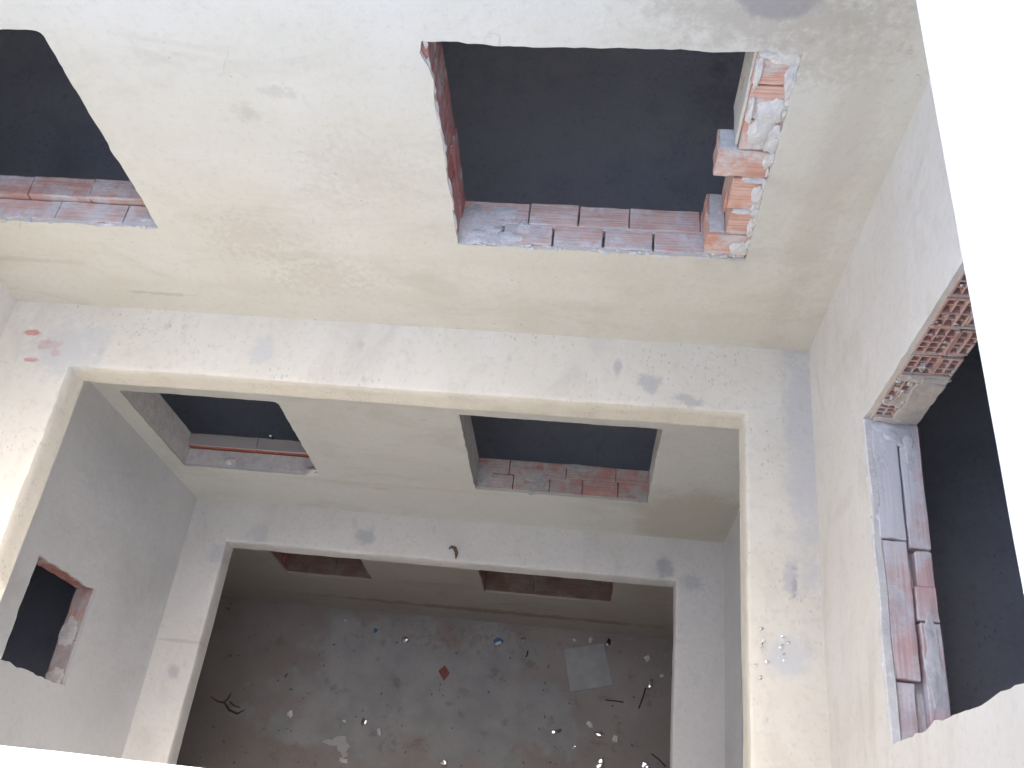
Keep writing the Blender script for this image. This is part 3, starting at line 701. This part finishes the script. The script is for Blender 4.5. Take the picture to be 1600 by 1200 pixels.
# ------------------------------------------------------------------ litter
def scrap_bm(x, y, z, r, seed, flat=.5, sub=2):
    """crumpled scrap: folded, faceted lump resting on z"""
    bm = bmesh.new(); rg = random.Random(seed)
    bmesh.ops.create_icosphere(bm, subdivisions=sub, radius=1)
    ax = rg.uniform(.6, 1.3); ay = rg.uniform(.5, 1.0); a = rg.uniform(0, 6.3)
    o = Vector((seed*2.3, seed, seed*.7))
    for v in bm.verts:
        n = v.co.copy()
        k = 1 + .75*noise.noise(n*2.1 + o) + .45*noise.noise(n*5 + o) + rg.uniform(-.12, .12)
        px, py = n.x*k*ax*r, n.y*k*ay*r
        v.co = Vector((x + px*math.cos(a) - py*math.sin(a), y + px*math.sin(a) + py*math.cos(a), z + max(0, (n.z*k + .75))*r*flat))
    return bm
GF = GR + .001
FG = 'bright scraps littering the shaft floor'
foils = [
 (-3.075, -.293, .038, 'foil', 'shiny crumpled foil scrap near the wall, right of the small blue cap'),
 (-3.39, -1.218, .050, 'foil', 'largest bright crumpled foil scrap in the left half of the floor'),
 (-3.213, -1.293, .036, 'plastic', 'white crumpled scrap just right of the largest left-hand foil scrap'),
 (-2.455, -1.534, .050, 'foil', 'bright foil scrap at the bottom edge, below the red brick chip'),
 (-3.81, -.144, .016, 'plastic', 'tiny white speck closest to the wall, left of the blue cap'),
 (-1.753, -.167, .034, 'foil', 'thin shiny scrap right of the pale blue wrapper'),
 (-1.235, -.102, .020, 'foil', 'left one of two tiny glints above the grey board'),
 (-1.185, -.115, .024, 'plastic', 'right one of two tiny scraps above the grey board'),
 (-1.001, -.100, .036, 'plastic', 'dull white scrap touching the upper edge of the grey board'),
 (-.815, -.135, .026, 'foil', 'glinting scrap at the upper right corner of the grey board'),
 (-1.454, -.443, .026, 'foil', 'small shiny scrap left of the grey board'),
 (-.371, -.24, .036, 'plastic', 'white scrap near the right ledge, level with the top of the grey board'),
 (-.326, -.519, .044, 'foil', 'bright upright foil scrap at the upper end of the dark rod'),
 (-.204, -.411, .018, 'plastic', 'tiny white scrap nearest the right ledge'),
 (-1.299, -1.102, .040, 'foil', 'shiny round foil scrap below the left corner of the grey board'),
 (-.957, -.995, .036, 'plastic', 'small white tube-like scrap lying below the grey board'),
 (-.848, -1.089, .040, 'foil', 'crumpled silver scrap below the white tube-like scrap'),
 (-.677, -1.111, .044, 'plastic', 'wide white scrap right of the crumpled silver one'),
 (-1.097, -1.237, .024, 'foil', 'tiny glint left below the crumpled silver scrap'),
 (-.81, -1.379, .050, 'foil', 'bright foil scrap at the bottom edge below the wide white scrap'),
 (-.357, -1.346, .048, 'foil', 'bright foil scrap at the bottom right, beside the slanting rod'),
 (-4.217, -1.213, .036, 'plastic', 'pale pebble-like scrap between the dry twig and the torn paper'),
 (-3.537, -1.625, .040, 'plastic', 'pinkish white scrap just below the torn paper'),
 (-3.61, -1.227, .020, 'plastic', 'tiny white scrap left of the largest left-hand foil scrap'),
]
for i, (x, y, r, m, lab) in enumerate(foils):
    tag(obj('scrap', scrap_bm(x, y, GF, r, 40+i), M[m], sharp=12), lab, 'scrap', FG)
tag(obj('bottle_cap', scrap_bm(-3.444, -.219, GF, .035, 91, .35), M['bluep'], sharp=12), 'small dark blue plastic cap near the wall', 'cap')
tag(obj('wrapper', scrap_bm(-2.038, -.216, GF, .05, 92, .5), M['bluep'], sharp=12), 'bright blue crumpled wrapper with a white top', 'wrapper')
tag(obj('scrap', scrap_bm(-2.03, -.235, GF + .02, .028, 93, .5), M['plastic'], sharp=12), 'white scrap lying on the bright blue wrapper', 'scrap', FG)
tag(obj('scrap', scrap_bm(-.80, -.10, GF, .035, 94, .4), M['darkp'], sharp=12), 'dark scrap behind the upper right corner of the grey board', 'scrap', FG)
bm = bmesh.new(); b_ = rnd
pts = [(-2.66, -.60), (-2.60, -.535), (-2.535, -.61), (-2.585, -.70)]
vs = [bm.verts.new((x, y, GF)) for x, y in pts]; fc = bm.faces.new(vs)
e = bmesh.ops.extrude_face_region(bm, geom=[fc])
for v in [g for g in e['geom'] if isinstance(g, bmesh.types.BMVert)]: v.co.z += .025; v.co.x += .004
tag(obj('brick_chip', bm, M['chip']), 'red brick chip on the grey cement patch', 'brick chip')
# grey board
bm = bmesh.new()
vs = [bm.verts.new((x, y, GF + .006)) for x, y in ((-1.298, -.229), (-.853, -.122), (-.736, -.571), (-1.187, -.685))]
fc = bm.faces.new(vs); e = bmesh.ops.extrude_face_region(bm, geom=[fc])
for v in [g for g in e['geom'] if isinstance(g, bmesh.types.BMVert)]: v.co.z += .022
bmesh.ops.bevel(bm, geom=list(bm.edges), offset=.002, segments=1, affect='EDGES')
tag(obj('board', bm, M['tile']), 'pale grey square board lying on the shaft floor', 'board')
def tube_bm(pts, r, n=6):
    bm = bmesh.new(); rings = []
    for i, p in enumerate(pts):
        p = Vector(p); d = (Vector(pts[min(i+1, len(pts)-1)]) - Vector(pts[max(i-1, 0)])).normalized()
        s = d.cross(Vector((0, 0, 1))); s = s.normalized() if s.length > 1e-4 else Vector((1, 0, 0)); u = s.cross(d)
        rr = r[i] if isinstance(r, (list, tuple)) else r
        rings.append([bm.verts.new(p + (s*math.cos(k*2*math.pi/n) + u*math.sin(k*2*math.pi/n))*rr) for k in range(n)])
    for a, b in zip(rings[:-1], rings[1:]):
        for k in range(n): bm.faces.new((a[k], a[(k+1) % n], b[(k+1) % n], b[k]))
    bm.faces.new(rings[0]); bm.faces.new(rings[-1][::-1]); return bm
RG = 'dark rods on the shaft floor'
for (a, b, r, lab) in (((-.801, -.728), (-.607, -.732), .007, 'short dark rod lying level just below the grey board'),
                       ((-.375, -.557), (-.44, -.779), .008, 'dark rod leading from the bright upright foil scrap towards the viewer'),
                       ((-.287, -1.225), (-.137, -1.336), .007, 'slanting dark rod in the bottom right corner by the ledge'),
                       ((-1.695, -.283), (-1.706, -.355), .008, 'shortest dark stick, between the blue wrapper and the grey board')):
    z = GF + r; mid = ((a[0]+b[0])/2 + .006, (a[1]+b[1])/2 + .004, z)
    tag(obj('rod', tube_bm([(*a, z), mid, (*b, z)], r), M['stick']), lab, 'rod', RG)
# twig
bm = tube_bm([(-5.15, -1.12, GF+.012), (-5.05, -1.165, GF+.02), (-4.97, -1.17, GF+.03), (-4.90, -1.24, GF+.03), (-4.80, -1.27, GF+.02), (-4.73, -1.22, GF+.015)], [.004, .007, .010, .013, .012, .004])
merge(bm, tube_bm([(-4.98, -1.17, GF+.03), (-4.94, -1.12, GF+.03), (-4.925, -1.06, GF+.02)], [.009, .009, .004]))
merge(bm, tube_bm([(-4.92, -1.15, GF+.02), (-4.86, -1.19, GF+.02), (-4.79, -1.2, GF+.012)], [.008, .008, .004]))
tag(obj('twig', bm, M['twig']), 'dark dry forked twig on the left side of the shaft floor', 'twig')
# torn paper
def flat_patch(pts, z, h, seed, curl=.012, cell=3):
    bm = bmesh.new(); vs = [bm.verts.new((x, y, z)) for x, y in pts]
    fc = bm.faces.new(vs)
    bmesh.ops.subdivide_edges(bm, edges=list(bm.edges), cuts=cell)
    bmesh.ops.triangulate(bm, faces=list(bm.faces))
    bmesh.ops.subdivide_edges(bm, edges=list(bm.edges), cuts=1)
    e = bmesh.ops.extrude_face_region(bm, geom=list(bm.faces))
    top = {g for g in e['geom'] if isinstance(g, bmesh.types.BMVert)}
    for v in bm.verts:
        q = v.co*14 + Vector((seed, 0, 0)); q.z = seed
        n = noise.noise(q); v.co += Vector((noise.noise(q*2)*.006, noise.noise(q*2 + Vector((9, 1, 1)))*.006, abs(n)*curl + (h if v in top else 0)))
    return bm
tag(obj('torn_paper', flat_patch([(-3.81, -1.46), (-3.77, -1.425), (-3.70, -1.43), (-3.655, -1.385), (-3.56, -1.375), (-3.55, -1.43), (-3.50, -1.47), (-3.525, -1.53), (-3.50, -1.565), (-3.55, -1.60), (-3.585, -1.54), (-3.62, -1.535), (-3.64, -1.475), (-3.70, -1.49), (-3.75, -1.475)], GF, .003, 3), M['paper']), 'torn bent piece of white paper on the lower left of the floor', 'paper')
# scraps on the ledges
bm = tube_bm([(-2.235, -.255, LV2 + .0), (-2.215, -.235, LV2 + .004), (-2.185, -.245, LV2 + .012), (-2.165, -.285, LV2 + .012), (-2.165, -.335, LV2 + .0)], [.004, .012, .016, .014, .004])
tag(obj('curled_scrap', bm, M['rag']), 'small brown curled scrap lying on the shaded grey ledge', 'scrap')
for i in range(18):
    a = rnd.random()
    x = -.262 + rnd.gauss(0, .020) + (.075 if a > .75 else 0); y = -1.60 + rnd.gauss(0, .045) + (.03 if a > .75 else 0)
    tag(obj('foil_flake', scrap_bm(x, y, -.013, rnd.uniform(.006, .014), 500+i, .7, 1), M['foil'], sharp=12), 'tiny silver flake in the glinting cluster on the right side of the upper ledge', 'flake', 'silver flakes on the upper ledge')
tag(obj('scrap', scrap_bm(-3.95, .62, LV2 + .0, .022, 600, .6), M['foil'], sharp=12), 'lone glinting scrap in the dark room behind the left opening of the middle storey', 'scrap')

# ------------------------------------------------------------------ camera
cam = bpy.data.cameras.new('Camera'); co = bpy.data.objects.new('Camera', cam); col.objects.link(co)
co.location = Vector((-1.07645, -2.67629, 4.26939)) * S
co.rotation_euler = (.5102, .05087, .10754)
cam.sensor_width = 36; cam.lens = 36 * 1444.74 / 1600
cam.clip_start = .05; cam.clip_end = 2000
sc.camera = co

# ------------------------------------------------------------------ light
EL, AZ = R(63), R(18)            # sun behind the back wall, a little to the right
world = bpy.data.worlds.new('World'); sc.world = world; world.use_nodes = True
nt = world.node_tree; bg = nt.nodes['Background']
sky = nt.nodes.new('ShaderNodeTexSky'); sky.sky_type = 'NISHITA'; sky.sun_disc = False
sky.sun_elevation = EL; sky.sun_rotation = AZ; sky.air_density = 1.0; sky.dust_density = 5.0; sky.ozone_density = .6
nt.links.new(sky.outputs[0], bg.inputs[0]); bg.inputs[1].default_value = .15
sl = bpy.data.lights.new('Sun', 'SUN'); so = bpy.data.objects.new('Sun', sl); col.objects.link(so)
sl.energy = 2.0; sl.angle = R(.5); sl.color = (1, .95, .87)
d = Vector((math.sin(AZ)*math.cos(EL), math.cos(AZ)*math.cos(EL), math.sin(EL)))
so.rotation_euler = d.to_track_quat('Z', 'Y').to_euler(); so.location = (0, 0, 12)

sc.view_settings.view_transform = 'Standard'; sc.view_settings.look = 'None'
sc.view_settings.exposure = 2.72; sc.view_settings.gamma = 1
sc.cycles.use_denoising = True
sc.cycles.max_bounces = 9; sc.cycles.diffuse_bounces = 6
sc.cycles.caustics_reflective = False; sc.cycles.caustics_refractive = False
